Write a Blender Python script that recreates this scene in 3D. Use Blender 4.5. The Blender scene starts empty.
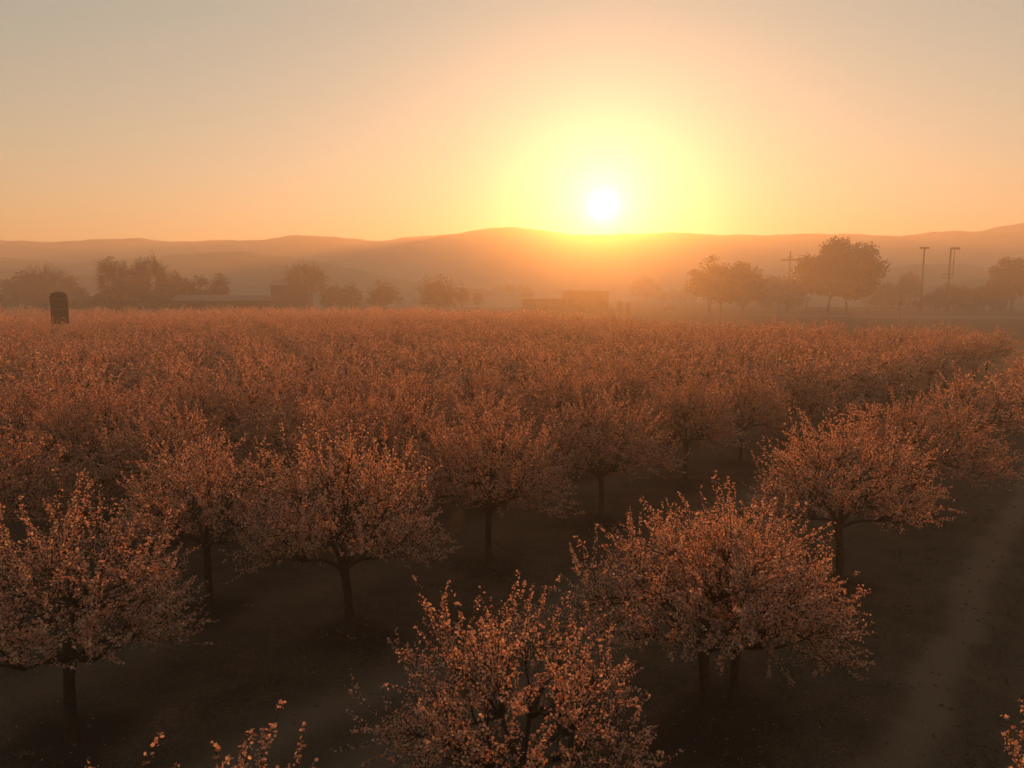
import bpy, math, random
import numpy as np
from mathutils import Vector, Matrix
random.seed(7); RNG = np.random.default_rng(11)
R = math.radians
SC = bpy.context.scene
COL = SC.collection

# ------------------------------------------------------------------ camera
W, H, F = 1024, 768, 740.0
HORIZON = 292.0
CAM_H = 7.5
PITCH = math.atan((384-HORIZON)/F)
cd = bpy.data.cameras.new('camera'); cam = bpy.data.objects.new('camera', cd); COL.objects.link(cam)
cd.sensor_width = 36; cd.lens = F*36/W; cd.clip_end = 20000; cd.clip_start = .1
cam.location = (0, 0, CAM_H); cam.rotation_euler = (math.pi/2-PITCH, 0, 0)
SC.camera = cam
def ray(px, py):
    x, y, z = (px-512)/F, 1.0, -(py-384)/F
    c, s = math.cos(PITCH), math.sin(PITCH)
    return (x, y*c+z*s, -y*s+z*c)
def ground_at(px, py, h=0.0):
    x, y, z = ray(px, py); t = (h-CAM_H)/z
    return (x*t, y*t)
def at(px, py, Y):
    x, y, z = ray(px, py); t = Y/y
    return (x*t, Y, CAM_H+z*t)
def px_of(x, y, z=0.0):
    c, s = math.cos(PITCH), math.sin(PITCH)
    d = y*c-(z-CAM_H)*s; u = y*s+(z-CAM_H)*c
    return 512+F*x/max(d, .01), 384-F*u/max(d, .01), d

# ------------------------------------------------------------------ tagging helpers
def tag(o, label=None, cat=None, group=None, kind=None):
    if label: o['label'] = label
    if cat: o['category'] = cat
    if group: o['group'] = group
    if kind: o['kind'] = kind
    return o
def empty(name, loc, rz=0.0, sc=1.0):
    o = bpy.data.objects.new(name, None); COL.objects.link(o)
    o.location = loc; o.rotation_euler = (0, 0, rz); o.scale = (sc, sc, sc); o.empty_display_size = .3
    return o

class MB:
    """collects numpy vertex and face blocks, builds ONE mesh"""
    def __init__(s): s.v = []; s.f = []; s.n = 0; s.rnd = []
    def add(s, v, f, rnd=None):
        v = np.asarray(v, float).reshape(-1, 3); f = np.asarray(f, int)
        s.v.append(v); s.f.append(f+s.n); s.n += len(v)
        s.rnd.append(np.zeros(len(f)) if rnd is None else np.asarray(rnd, float))
    def faces(s, verts, polys):
        for p in polys: s.add(np.asarray(verts)[list(p)], [list(range(len(p)))])
    def box(s, c, size, rz=0.0, taper=1.0):
        x, y, z = np.array(size)/2.0
        v = np.array([[-x,-y,-z],[x,-y,-z],[x,y,-z],[-x,y,-z],[-x*taper,-y*taper,z],[x*taper,-y*taper,z],[x*taper,y*taper,z],[-x*taper,y*taper,z]])
        ca, sa = math.cos(rz), math.sin(rz)
        v = np.stack([v[:,0]*ca-v[:,1]*sa, v[:,0]*sa+v[:,1]*ca, v[:,2]], 1)+np.array(c)
        s.add(v, [[3,2,1,0],[4,5,6,7],[0,1,5,4],[1,2,6,5],[2,3,7,6],[3,0,4,7]])
    def tube(s, pts, rad, k=6):
        pts = np.asarray(pts, float); n = len(pts); rad = np.broadcast_to(np.asarray(rad, float), (n,))
        t = np.gradient(pts, axis=0); t /= np.linalg.norm(t, axis=1)[:, None]+1e-9
        ref = np.array([0,0,1.0]) if abs(t[:,2]).mean() < .8 else np.array([1.0,0,0])
        a = np.cross(t, ref); a /= np.linalg.norm(a, axis=1)[:, None]+1e-9
        b = np.cross(t, a)
        th = np.arange(k)*2*math.pi/k
        v = pts[:,None,:]+rad[:,None,None]*(np.cos(th)[None,:,None]*a[:,None,:]+np.sin(th)[None,:,None]*b[:,None,:])
        i = np.arange(n-1)[:,None]*k; j = np.arange(k)[None,:]; j2 = (j+1) % k
        f = np.stack([i+j, i+j2, i+k+j2, i+k+j], -1).reshape(-1, 4)
        s.add(v.reshape(-1,3), f)
        if k > 3:
            s.add(v[-1], [list(range(k))]); s.add(v[0], [list(range(k))[::-1]])
    def build(s, name, mat, parent=None, smooth=False):
        me = bpy.data.meshes.new(name)
        v = np.concatenate(s.v)
        loops = np.concatenate([f.ravel() for f in s.f])
        cnt = np.concatenate([np.full(len(f), f.shape[1]) for f in s.f])
        start = np.concatenate([[0], np.cumsum(cnt)[:-1]])
        me.vertices.add(len(v)); me.vertices.foreach_set('co', v.astype(np.float32).ravel())
        me.loops.add(len(loops)); me.loops.foreach_set('vertex_index', loops.astype(np.int32))
        me.polygons.add(len(cnt)); me.polygons.foreach_set('loop_start', start.astype(np.int32))
        me.update(calc_edges=True)
        r = np.concatenate(s.rnd)
        if r.any():
            at_ = me.attributes.new('rnd', 'FLOAT', 'FACE'); at_.data.foreach_set('value', r.astype(np.float32))
        if smooth: me.polygons.foreach_set('use_smooth', np.ones(len(cnt), bool))
        me.materials.append(mat)
        o = bpy.data.objects.new(name, me); COL.objects.link(o)
        if parent: o.parent = parent
        return o

# ------------------------------------------------------------------ materials
def mat(name, col, rough=.9, noise=0.0, scale=4.0, bump=0.0, col2=None):
    m = bpy.data.materials.new(name); m.use_nodes = True; nt = m.node_tree
    b = nt.nodes['Principled BSDF']; b.inputs['Roughness'].default_value = rough
    b.inputs['Base Color'].default_value = (*col, 1)
    b.inputs['Specular IOR Level'].default_value = .15
    if noise or col2:
        tc = nt.nodes.new('ShaderNodeTexCoord'); n = nt.nodes.new('ShaderNodeTexNoise')
        n.inputs['Scale'].default_value = scale; n.inputs['Detail'].default_value = 6
        nt.links.new(tc.outputs['Object'], n.inputs['Vector'])
        r = nt.nodes.new('ShaderNodeValToRGB'); c2 = col2 or tuple(c*(1-noise) for c in col)
        r.color_ramp.elements[0].color = (*c2, 1); r.color_ramp.elements[1].color = (*col, 1)
        r.color_ramp.elements[0].position = .35; r.color_ramp.elements[1].position = .68
        nt.links.new(n.outputs[0], r.inputs[0]); nt.links.new(r.outputs[0], b.inputs['Base Color'])
        if bump:
            bp = nt.nodes.new('ShaderNodeBump'); bp.inputs['Strength'].default_value = bump
            nt.links.new(n.outputs[0], bp.inputs['Height']); nt.links.new(bp.outputs[0], b.inputs['Normal'])
    return m
def leaf_mat(name, c1, c2, transl):
    m = bpy.data.materials.new(name); m.use_nodes = True; nt = m.node_tree; nt.nodes.clear()
    N = nt.nodes.new; L = nt.links.new
    a = N('ShaderNodeAttribute'); a.attribute_name = 'rnd'
    r = N('ShaderNodeValToRGB'); r.color_ramp.elements[0].color = (*c1, 1); r.color_ramp.elements[1].color = (*c2, 1)
    L(a.outputs['Fac'], r.inputs[0])
    d = N('ShaderNodeBsdfDiffuse'); t = N('ShaderNodeBsdfTranslucent'); mx = N('ShaderNodeMixShader'); o = N('ShaderNodeOutputMaterial')
    L(r.outputs[0], d.inputs[0]); L(r.outputs[0], t.inputs[0]); mx.inputs[0].default_value = transl
    L(d.outputs[0], mx.inputs[1]); L(t.outputs[0], mx.inputs[2]); L(mx.outputs[0], o.inputs[0])
    return m
M_BLOSSOM = leaf_mat('blossom_petals', (.52, .21, .12), (.92, .60, .45), .64)
M_BARK = mat('bark', (.05, .033, .025), noise=.5, scale=14, bump=.6)
M_LEAF = leaf_mat('dark_foliage', (.04, .032, .015), (.07, .055, .028), .1)
M_TWIG = mat('bare_twigs', (.06, .042, .03))
M_WOOD = mat('dark_timber', (.055, .04, .03), noise=.5, scale=6, bump=.4)
M_METAL = mat('weathered_metal', (.16, .14, .12), noise=.3, scale=5, rough=.6)
M_PALE = mat('pale_sheet', (.55, .52, .48), noise=.12, scale=2, rough=.7)
M_WALL = mat('render_wall', (.33, .28, .24), noise=.2, scale=1.5)
M_DARK = mat('dark_glass', (.03, .03, .035), rough=.3)
M_ROOF = mat('roof_sheet', (.2, .15, .13), noise=.2, scale=1, rough=.7)
M_HILL = mat('hillside', (.32, .26, .18), noise=.45, scale=.02, col2=(.16, .14, .09))

# ------------------------------------------------------------------ row geometry
TH0 = R(40.0)
A = ground_at(350, 638)
def row_point(s, v):
    """s metres along the second row from tree A, v metres to its left (curving gently)"""
    x, y = A; step = .5; th = TH0; d = 1 if s >= 0 else -1
    n = int(abs(s)/step); 
    for i in range(n):
        th = TH0+R(min(max((i*step-15)*.12, 0), 4.0)) if d > 0 else TH0
        x += d*step*math.sin(th); y += d*step*math.cos(th)
    rem = abs(s)-n*step
    x += d*rem*math.sin(th); y += d*rem*math.cos(th)
    return x-v*math.cos(th), y+v*math.sin(th)
_cache = {}

# list: (x, y, height, kind)
trees = []
def place_px(px, py, h, **k):
    x, y = ground_at(px, py); trees.append(dict(x=x, y=y, h=h, **k))
# the visible near trees
G1 = 'blossom trees of the row beside the dirt track'
G2 = 'blossom trees of the open second row with bare trunks'
G3 = 'blossom trees massed in the close rows of the left field'
trees.append(dict(x=.02, y=8.8, h=3.85, w=.94, hero=5, g=G1, label='nearest blossoming tree, cut by the bottom edge, its long upright sprays rising'))
trees.append(dict(x=-2.3, y=5.1, h=3.72, w=1.05, hero=6, g=G1, label='blossoming tree mostly below the frame, topmost sprays at bottom left'))
trees.append(dict(x=5.75, y=5.6, h=4.1, w=.8, hero=2, g='blossom trees across the dirt track', label='blossoming tree across the dirt track, single spray entering at the bottom right corner'))
place_px(704, 738, 4.15, w=1.05, hero=1, g=G1, label='wide blossoming tree with dark leaning trunk at lower right, behind the nearest tree')
place_px(733, 708, 3.95, w=.9, hero=2, g=G1, label='smaller blossoming tree tucked behind the wide lower right one, their crowns merging')
place_px(838, 585, 4.6, w=1.12, hero=3, g=G1, label='full blossoming tree beside the dirt track with low sprays drooping toward the track')
place_px(912, 518, 4.3, w=1.15, g=G1, label='blossoming tree just beyond the drooping one beside the dirt track, crown overlapping it')
place_px(975, 466, 4.3, w=1.18, g=G1, label='blossoming tree near the right edge whose short trunk stands beside the dirt track')
place_px(1035, 430, 4.4, w=1.15, g=G1, label='blossoming tree cut by the right edge of the picture above the dirt track')
place_px(74, 744, 4.12, w=1.1, hero=4, g=G2, label='large greyish blossoming tree at lower left, sparse sprays hanging beside its thin dark trunk')
place_px(350, 638, 4.8, w=1.08, hero=3, g=G2, label='broad blossoming tree left of centre with a thick flared trunk')
place_px(489, 568, 4.5, w=1.05, g=G2, label='rounded blossoming tree with a slim upright trunk in a dark basin at picture centre')
place_px(601, 524, 4.5, w=1.06, g=G2, label='blossoming tree with straight trunk, just right of the slim one in its dark basin')
place_px(685, 486, 4.45, w=1.0, g=G2, label='blossoming tree with a small round dark basin under its short trunk, right of centre')
place_px(740, 466, 4.4, w=1.0, g=G2, label='blossoming tree just past the round basin, its short trunk showing above the open ground')
place_px(790, 443, 4.3, w=1.0, g=G2, label='half hidden second row blossoming tree behind the full one beside the dirt track')
# tree behind on the left, in the next row
trees.append(dict(x=-7.1, y=16.6, h=4.35, w=1.0, hero=1, g=G3, label='blossoming tree filling the gap behind the two big left foreground trees'))
def interp(v, xs, ys): return float(np.interp(v, xs, ys))
def zmax(px): return interp(px, [-200, 0, 400, 600, 700, 850, 1000, 1100], [165, 165, 158, 110, 88, 78, 72, 70])
def taken(x, y, d): return any((t['x']-x)**2+(t['y']-y)**2 < d*d for t in trees)
rg = random.Random(5)
# row 2 continued, row 1 continued
x0, y0 = trees[8]['x'], trees[8]['y']
for i in range(1, 10):
    th = R(41.5); x = x0+i*4.6*math.sin(th); y = y0+i*4.6*math.cos(th)
    if y > 52: break
    trees.append(dict(x=x, y=y, h=rg.uniform(4.2, 4.5), w=1.15, g=G1, label='distant blossoming tree of the row beside the dirt track, beyond the right edge trees'))
s_t15 = 24.5
for i in range(1, 14):
    x, y = row_point(s_t15+i*4.5, 0); 
    if px_of(x, y)[0] < 992 and y < 74:
        trees.append(dict(x=x, y=y, h=rg.uniform(4.1, 4.45), w=1.15, g=G2, label='far blossoming tree in the receding end of the second row, one ridge of blossom'))
# massed rows
for r in range(1, 46):
    v = 5.0+(r-1)*4.35
    # polyline walk for speed
    pts = []
    for d in (1, -1):
        x, y = A; th = TH0; i = 0
        while i < 420:
            if d > 0: th = TH0+R(min(max((i*.5-15)*.12, 0), 4.0))
            pts.append((d*i*.5, x-v*math.cos(th), y+v*math.sin(th)))
            x += d*.5*math.sin(th); y += d*.5*math.cos(th); i += 1
    off = rg.uniform(0, 4.4)
    pts.sort(); nxt = -210+off
    for s, x, y in pts:
        if s < nxt: continue
        nxt = s+4.4+rg.uniform(-.3, .3)
        xx, yy = x+rg.uniform(-.35, .35), y+rg.uniform(-.35, .35)
        if yy < 2 or (yy < 17.5 and xx < 0): continue
        px, py, dd = px_of(xx, yy, 3.5)
        if px < -60-1500/max(yy, 5) or px > 990: continue
        if yy > zmax(px): continue
        if taken(xx, yy, 3.3): continue
        trees.append(dict(x=xx, y=yy, h=rg.uniform(4.1, 4.85), w=rg.uniform(1.08, 1.24), g=G3))
trees.sort(key=lambda t: t['x']**2+t['y']**2)
print('TREES', len(trees))

# ------------------------------------------------------------------ blossom tree prototypes
def bez(p0, p1, p2, n):
    t = np.linspace(0, 1, n)[:, None]
    return (1-t)**2*p0+2*t*(1-t)*p1+t*t*p2
def sphere_dir(az, el): return np.array([math.cos(el)*math.cos(az), math.cos(el)*math.sin(az), math.sin(el)])
def blossom_tree_meshes(seed, nwhip=330, per_m=42, bs=.02, petals=False, lod=0):
    rng = np.random.default_rng(seed)
    HT = 1.55+rng.uniform(-.1, .1)
    trunk, br, bl = MB(), MB(), MB()
    lean = rng.uniform(-.12, .12, 2)
    C = np.array([lean[0], lean[1], HT])
    tp = bez(np.array([0, 0, -.15]), np.array([lean[0]*.1+rng.uniform(-.06, .06), lean[1]*.1, HT*.55]), C, 10)
    tr = np.interp(np.linspace(0, 1, 10), [0, .12, .35, .8, 1], [.165, .108, .085, .08, .092])
    trunk.tube(tp, tr*(1+rng.uniform(-.05, .05, 10)), 10 if lod == 0 else 6)
    az_skew = rng.uniform(0, 6.28)
    def reach(az, el):
        hor = 2.35*(1+.10*math.cos(2*(az-az_skew))+.08*math.sin(3*az+seed))
        ver = 2.8 if el > 0 else .6
        return 1/math.sqrt((math.cos(el)/hor)**2+(math.sin(el)/ver)**2)
    side = rng.uniform(-.25, .25)
    def elmin(az):   # the pruned open side faces local -y
        c = .5+.5*math.cos(az+math.pi/2+side)
        return -.18+.62*c**1.3+.07*math.sin(4*az+seed)
    # level 1
    n1 = 6
    L1 = []
    for i in range(n1+1):
        if i == n1: az, el = rng.uniform(0, 6.28), R(82)
        else: az, el = i*6.283/n1+rng.uniform(-.3, .3), R(rng.uniform(18, 58))
        rr = reach(az, el)*.34; e = C+sphere_dir(az, el)*rr
        br_ctrl = C+sphere_dir(az, min(el+.35, 1.5))*rr*.5
        P = bez(C-np.array([0, 0, .06]), br_ctrl, e, 6)
        trunk.tube(P, np.linspace(.055, .03, 6)*(1+rng.uniform(-.08, .08, 6)), 7 if lod == 0 else 4)
        d = P[-1]-P[-2]; L1.append((e, d/np.linalg.norm(d)))
    # level 2
    n2 = 54 if lod == 0 else 24
    L2 = []
    for i in range(n2):
        u = (i+.5)/n2; az = i*2.39996+rng.uniform(-.25, .25); em = elmin(az)+.08; el = math.asin(min(1, em+(1-em)*u))
        rr = reach(az, el)*rng.uniform(.5, .68); e = C+sphere_dir(az, el)*rr
        k = min(range(len(L1)), key=lambda q: np.linalg.norm(L1[q][0]-e)+.35*rng.random())
        s, d = L1[k]; ln = np.linalg.norm(e-s)
        P = bez(s, s+(e-s)*.36+d*ln*.16, e, 6)
        P[1:-1] += rng.normal(0, .02, (4, 3))
        br.tube(P, np.linspace(.030, .012, 6), 4 if lod == 0 else 3)
        d = P[-1]-P[-2]; L2.append((e, d/np.linalg.norm(d)))
        L2.append((P[3], (P[4]-P[2])/np.linalg.norm(P[4]-P[2])))
    # whips
    E = np.array([q[0] for q in L2])
    segs = []
    spikes = rng.random(nwhip)
    lump = rng.normal(0, 1, (5, 3)); lump /= np.linalg.norm(lump, axis=1)[:, None]
    for i in range(nwhip):
        u = ((i+.5)/nwhip); az = i*2.39996*1.7+rng.uniform(-.3, .3); em = elmin(az); el = math.asin(min(1, em+(1-em)*u))
        dr = sphere_dir(az, el)
        f = rng.uniform(.72, 1.0) if i % 3 else rng.uniform(.45, .75)
        f *= 1+.10*float(np.max(lump@dr)-.6)
        rr = reach(az, el)*f
        e = C+dr*rr
        if spikes[i] > .72 and el > .3 and f > .7: e = e+np.array([0, 0, rng.uniform(.2, .68)])+dr*.12
        elif el > .2: e = e+np.array([0, 0, rng.uniform(0, .15)])
        if el < .3 and f > .75: e = e+dr*rng.uniform(0, .3)+np.array([0, 0, rng.uniform(-.3, .15)])
        w = np.linalg.norm(E-e+np.array([0, 0, .25]), axis=1)
        k = int(np.argmin(w+.25*rng.random(len(w)))); s, d = L2[k]; ln = np.linalg.norm(e-s)
        if ln > 1.7: s = e+(s-e)*1.7/ln; ln = 1.7
        P = bez(s, s+.5*(e-s)*.75+d*ln*.13+np.array([0, 0, -.03*ln]), e, 6)
        P[1:-1] += rng.normal(0, .018, (4, 3))
        br.tube(P, np.linspace(.009, .0035, 6)*(1 if lod == 0 else 1.5), 3)
        segs.append((P, per_m, .12))
        if lod == 0 and rng.random() < .6:   # short side shoot
            j = rng.integers(2, 5); q = P[j]; dd = P[j]-P[j-1]; dd = dd/np.linalg.norm(dd)+rng.normal(0, .5, 3)
            dd /= np.linalg.norm(dd); l2 = rng.uniform(.18, .45)
            Q = bez(q, q+dd*l2*.5, q+dd*l2+np.array([0, 0, l2*.25]), 4)
            br.tube(Q, np.linspace(.006, .003, 4), 3); segs.append((Q, per_m, 0.0))
    cs = []; sc = []
    for P, pm, t0 in segs:
        d = np.linalg.norm(np.diff(P, axis=0), axis=1); Ls = np.concatenate([[0], np.cumsum(d)])
        n = max(2, int(Ls[-1]*pm*rng.uniform(.75, 1.2)))
        t = t0+(1-t0)*rng.random(n)**.85
        # blossoms sit in little clusters on spurs
        t = np.clip(np.round(t*Ls[-1]/.055)*.055/Ls[-1]+rng.normal(0, .012, n), 0, 1.01)
        p = np.stack([np.interp(t*Ls[-1], Ls, P[:, a]) for a in range(3)], 1)
        off = rng.normal(0, 1, (n, 3)); off /= np.linalg.norm(off, axis=1)[:, None]
        p += off*(rng.uniform(.012, .062, n)*(1.15-.5*t))[:, None]
        cs.append(p); sc.append(rng.uniform(.5, 1.35, n))
    c = np.concatenate(cs); s = np.concatenate(sc)*bs; n = len(c)
    nrm = (c-C); nrm /= np.linalg.norm(nrm, axis=1)[:, None]
    nrm = nrm*.5+rng.normal(0, .7, (n, 3)); nrm /= np.linalg.norm(nrm, axis=1)[:, None]
    ref = rng.normal(0, 1, (n, 3)); a = np.cross(nrm, ref); a /= np.linalg.norm(a, axis=1)[:, None]; b = np.cross(nrm, a)
    rn = rng.uniform(.02, 1, n)
    if petals:
        V = []
        for k in range(5):
            th = k*2*math.pi/5; d = math.cos(th)*a+math.sin(th)*b; e = -math.sin(th)*a+math.cos(th)*b
            cup = nrm*s[:, None]*.35
            V += [c, c+s[:, None]*(.62*d+.42*e)+cup*.5, c+s[:, None]*1.05*d+cup, c+s[:, None]*(.62*d-.42*e)+cup*.5]
        V = np.stack(V, 1).reshape(-1, 3)
        bl.add(V, np.arange(n*20).reshape(-1, 4), np.repeat(rn, 5))
    else:
        V = []
        for k in range(5):
            th = k*2*math.pi/5+.3; V.append(c+s[:, None]*(math.cos(th)*a+math.sin(th)*b))
        V = np.stack(V, 1).reshape(-1, 3); bl.add(V, np.arange(n*5).reshape(-1, 5), rn)
        if lod == 0:
            V = np.stack([c+s[:, None]*.9*(nrm+a*.3), c+s[:, None]*.9*b, c-s[:, None]*.9*(nrm-a*.2), c-s[:, None]*.9*b], 1).reshape(-1, 3)
            bl.add(V, np.arange(n*4).reshape(-1, 4), rn)
    return trunk, br, bl
def make_blossom_tree(seed, **k):
    root = empty('blossom_tree', (0, 0, 0))
    t, b, f = blossom_tree_meshes(seed, **k)
    t.build('trunk', M_BARK, root, smooth=True); b.build('branches', M_BARK, root); f.build('blossoms', M_BLOSSOM, root)
    return root
def dup(root):
    r = root.copy(); COL.objects.link(r)
    for ch in root.children:
        c = ch.copy(); COL.objects.link(c); c.parent = r
    return r
protos = {}; used = set()
def get_tree(key):
    if key not in protos:
        if key[0] == 'hero': protos[key] = make_blossom_tree(100+key[1], nwhip=420 if key[1] == 5 else 680, per_m=50, bs=.0175, petals=True)
        elif key[0] == 'hi': protos[key] = make_blossom_tree(200+key[1], nwhip=680, per_m=42, bs=.019)
        else: protos[key] = make_blossom_tree(300+key[1], nwhip=360, per_m=34, bs=.033, lod=1)
        return protos[key]
    return dup(protos[key])
NIND = 300
for i, t in enumerate(trees[:NIND]):
    d = math.hypot(t['x'], t['y'])
    if 'hero' in t: key = ('hero', t['hero'])
    elif d < 34: key = ('hi', rg.randrange(6))
    else: key = ('mid', rg.randrange(6))
    o = get_tree(key)
    o.location = (t['x'], t['y'], 0); o.rotation_euler = (0, 0, math.atan2(-t['x'], t['y'])+rg.uniform(-.45, .45) if d < 60 else rg.uniform(0, 6.28))
    s = t['h']/4.45; o.scale = (t['w'], t['w'], s)
    lab = t.get('label') or ('blossoming tree among close neighbours in the crowded rows of the left and middle field')
    tag(o, lab, 'blossom tree', t['g'])
# the rest of the field, too many to count: one object
if len(trees) > NIND:
    st = MB()
    vars_ = [blossom_tree_meshes(400+k, nwhip=190, per_m=17, bs=.062, lod=1) for k in range(4)]
    for t in trees[NIND:]:
        q = vars_[rg.randrange(4)]; a = rg.uniform(0, 6.28); ca, sa = math.cos(a), math.sin(a)
        for m in (q[2],):
            v = np.concatenate(m.v); w = np.stack([(v[:,0]*ca-v[:,1]*sa)*t['w']+t['x'], (v[:,0]*sa+v[:,1]*ca)*t['w']+t['y'], v[:,2]*t['h']/4.45], 1)
            st.add(w, np.concatenate(m.f), np.concatenate(m.rnd))
    tag(st.build('distant_blossom_canopy', M_BLOSSOM), 'far part of the orchard merging into one hazy sheet of blossom', 'orchard', kind='stuff')

# ------------------------------------------------------------------ ground
near_trees = np.array([[t['x'], t['y']] for t in trees if t['y'] < 45])
def axis(lo, hi, fine_lo, fine_hi, st):
    a = list(np.arange(fine_lo, fine_hi+st, st)); s = st; x = a[-1]
    while x < hi: s *= 1.18; x += s; a.append(min(x, hi))
    s = st; x = a[0]; b = []
    while x > lo: s *= 1.18; x -= s; b.append(max(x, lo))
    return np.array(b[::-1]+a)
gx = axis(-1400, 1400, -24, 30, .25); gy = axis(-250, 1000, 3, 44, .25)
GX, GY = np.meshgrid(gx, gy)
def vcoord(x, y): return x*math.cos(TH0)-y*math.sin(TH0)
VV = vcoord(GX, GY); SS = GX*math.sin(TH0)+GY*math.cos(TH0)
rd0 = ground_at(890, 766); rd1 = ground_at(1010, 520)
RTH = math.atan2(rd1[0]-rd0[0], rd1[1]-rd0[1])
RV = (GX-rd0[0])*math.cos(RTH)-(GY-rd0[1])*math.sin(RTH)       # distance right of the main wheel track
inner = np.clip((-1.6-RV)/1.5, 0, 1)*np.clip((60-np.hypot(GX, GY))/20, 0, 1)
Z = np.zeros_like(GX); MU = np.zeros_like(GX)
nz = RNG.normal(0, 1, (30, 4))
for k in range(14):
    fx, fy, ph, am = nz[k]; fq = .25*(1.35**k) ; Z += .02/(1+.45*k)*np.sin(fx*fq*GX+fy*fq*GY+ph*3)
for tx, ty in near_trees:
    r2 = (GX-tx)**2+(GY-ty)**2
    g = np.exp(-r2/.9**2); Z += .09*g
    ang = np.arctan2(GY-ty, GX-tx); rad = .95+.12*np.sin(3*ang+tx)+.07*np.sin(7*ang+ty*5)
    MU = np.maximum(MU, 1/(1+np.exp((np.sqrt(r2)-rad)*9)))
band = lambda c, w: np.exp(-((VV-c)/w)**2)
Z -= .035*(band(-10.2, .4)+band(-8.4, .4))
Z *= inner
gm = MB(); ny, nx = GX.shape
idx = np.arange(ny*nx).reshape(ny, nx)
gm.add(np.stack([GX, GY, Z], -1).reshape(-1, 3), np.stack([idx[:-1,:-1], idx[:-1,1:], idx[1:,1:], idx[1:,:-1]], -1).reshape(-1, 4))
def ground_mat():
    m = bpy.data.materials.new('orchard_soil'); m.use_nodes = True; nt = m.node_tree; N = nt.nodes.new; L = nt.links.new
    b = nt.nodes['Principled BSDF']; b.inputs['Roughness'].default_value = .95; b.inputs['Specular IOR Level'].default_value = .1
    tc = N('ShaderNodeTexCoord')
    n1 = N('ShaderNodeTexNoise'); n1.inputs['Scale'].default_value = .7; n1.inputs['Detail'].default_value = 8; n1.inputs['Roughness'].default_value = .65
    n2 = N('ShaderNodeTexNoise'); n2.inputs['Scale'].default_value = 16; n2.inputs['Detail'].default_value = 5
    L(tc.outputs['Object'], n1.inputs[0]); L(tc.outputs['Object'], n2.inputs[0])
    r = N('ShaderNodeValToRGB'); e = r.color_ramp.elements
    e[0].position = .3; e[0].color = (.040, .034, .020, 1); e[1].position = .7; e[1].color = (.125, .078, .052, 1)
    L(n1.outputs[0], r.inputs[0])
    r2 = N('ShaderNodeValToRGB'); r2.color_ramp.elements[0].position = .3; r2.color_ramp.elements[0].color = (.55, .55, .55, 1); r2.color_ramp.elements[1].position = .75; r2.color_ramp.elements[1].color = (1.25, 1.2, 1.15, 1)
    L(n2.outputs[0], r2.inputs[0])
    mu = N('ShaderNodeMix'); mu.data_type = 'RGBA'; mu.blend_type = 'MULTIPLY'; mu.inputs[0].default_value = 1
    L(r.outputs[0], mu.inputs[6]); L(r2.outputs[0], mu.inputs[7])
    def attr_mix(prev, name, col, f=1.0):
        a = N('ShaderNodeAttribute'); a.attribute_name = name
        mm = N('ShaderNodeMath'); mm.operation = 'MULTIPLY'; mm.inputs[1].default_value = f; L(a.outputs['Fac'], mm.inputs[0])
        x = N('ShaderNodeMix'); x.data_type = 'RGBA'; L(mm.outputs[0], x.inputs[0]); L(prev, x.inputs[6]); x.inputs[7].default_value = (*col, 1)
        return x.outputs[2]
    c = attr_mix(mu.outputs[2], 'track', (.19, .122, .08), .75)
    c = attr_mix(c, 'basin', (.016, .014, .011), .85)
    L(c, b.inputs['Base Color'])
    bp = N('ShaderNodeBump'); bp.inputs['Strength'].default_value = .8; bp.inputs['Distance'].default_value = .06
    L(n2.outputs[0], bp.inputs['Height']); L(bp.outputs[0], b.inputs['Normal'])
    return m
M_SOIL = ground_mat()
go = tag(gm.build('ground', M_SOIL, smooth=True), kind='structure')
def vattr(o, name, arr):
    a = o.data.attributes.new(name, 'FLOAT', 'POINT'); a.data.foreach_set('value', arr.astype(np.float32).ravel())
wob = .25*np.sin(SS*.35)+.15*np.sin(SS*.9+1)
trk = np.clip(np.exp(-((VV+10.3+wob)/.55)**2)+.9*np.exp(-((VV+8.5+wob)/.6)**2)+.45*np.exp(-((VV+15.4+wob)/.8)**2), 0, 1)*(VV > -18)
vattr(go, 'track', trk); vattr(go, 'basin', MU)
# dirt track, a sheet over flat ground
dm = MB(); sN, wN = 400, 60
S = np.linspace(-14, 120, sN); Wd = np.linspace(-1.25, 4.6, wN)
s2, w2 = np.meshgrid(S, Wd, indexing='ij')
edge = .12*np.sin(s2*1.3)+.1*np.sin(s2*3.1+1)+.07*np.sin(s2*7.7)
w3 = w2+edge*(np.abs(w2-1.7)/2.9)
X = rd0[0]+s2*math.sin(RTH)+w3*math.cos(RTH); Y = rd0[1]+s2*math.cos(RTH)-w3*math.sin(RTH)
zz = .012-.0*X
idx = np.arange(sN*wN).reshape(sN, wN)
dm.add(np.stack([X, Y, zz], -1).reshape(-1, 3), np.stack([idx[:-1,:-1], idx[:-1,1:], idx[1:,1:], idx[1:,:-1]], -1).reshape(-1, 4)[:, ::-1])
do = tag(dm.build('dirt_track', M_SOIL), kind='structure')
wb = .12*np.sin(s2*.4)+.08*np.sin(s2*1.1)
vattr(do, 'track', np.clip(.85*np.exp(-((w2-wb)/.42)**4)+.65*np.exp(-((w2-1.75-wb)/.32)**2)+.12, 0, 1)*np.clip((np.minimum(w2+1.25, 4.6-w2))/.5, 0, 1))
vattr(do, 'basin', .25*np.exp(-((w2-.95)/.3)**2)*0)
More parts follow.
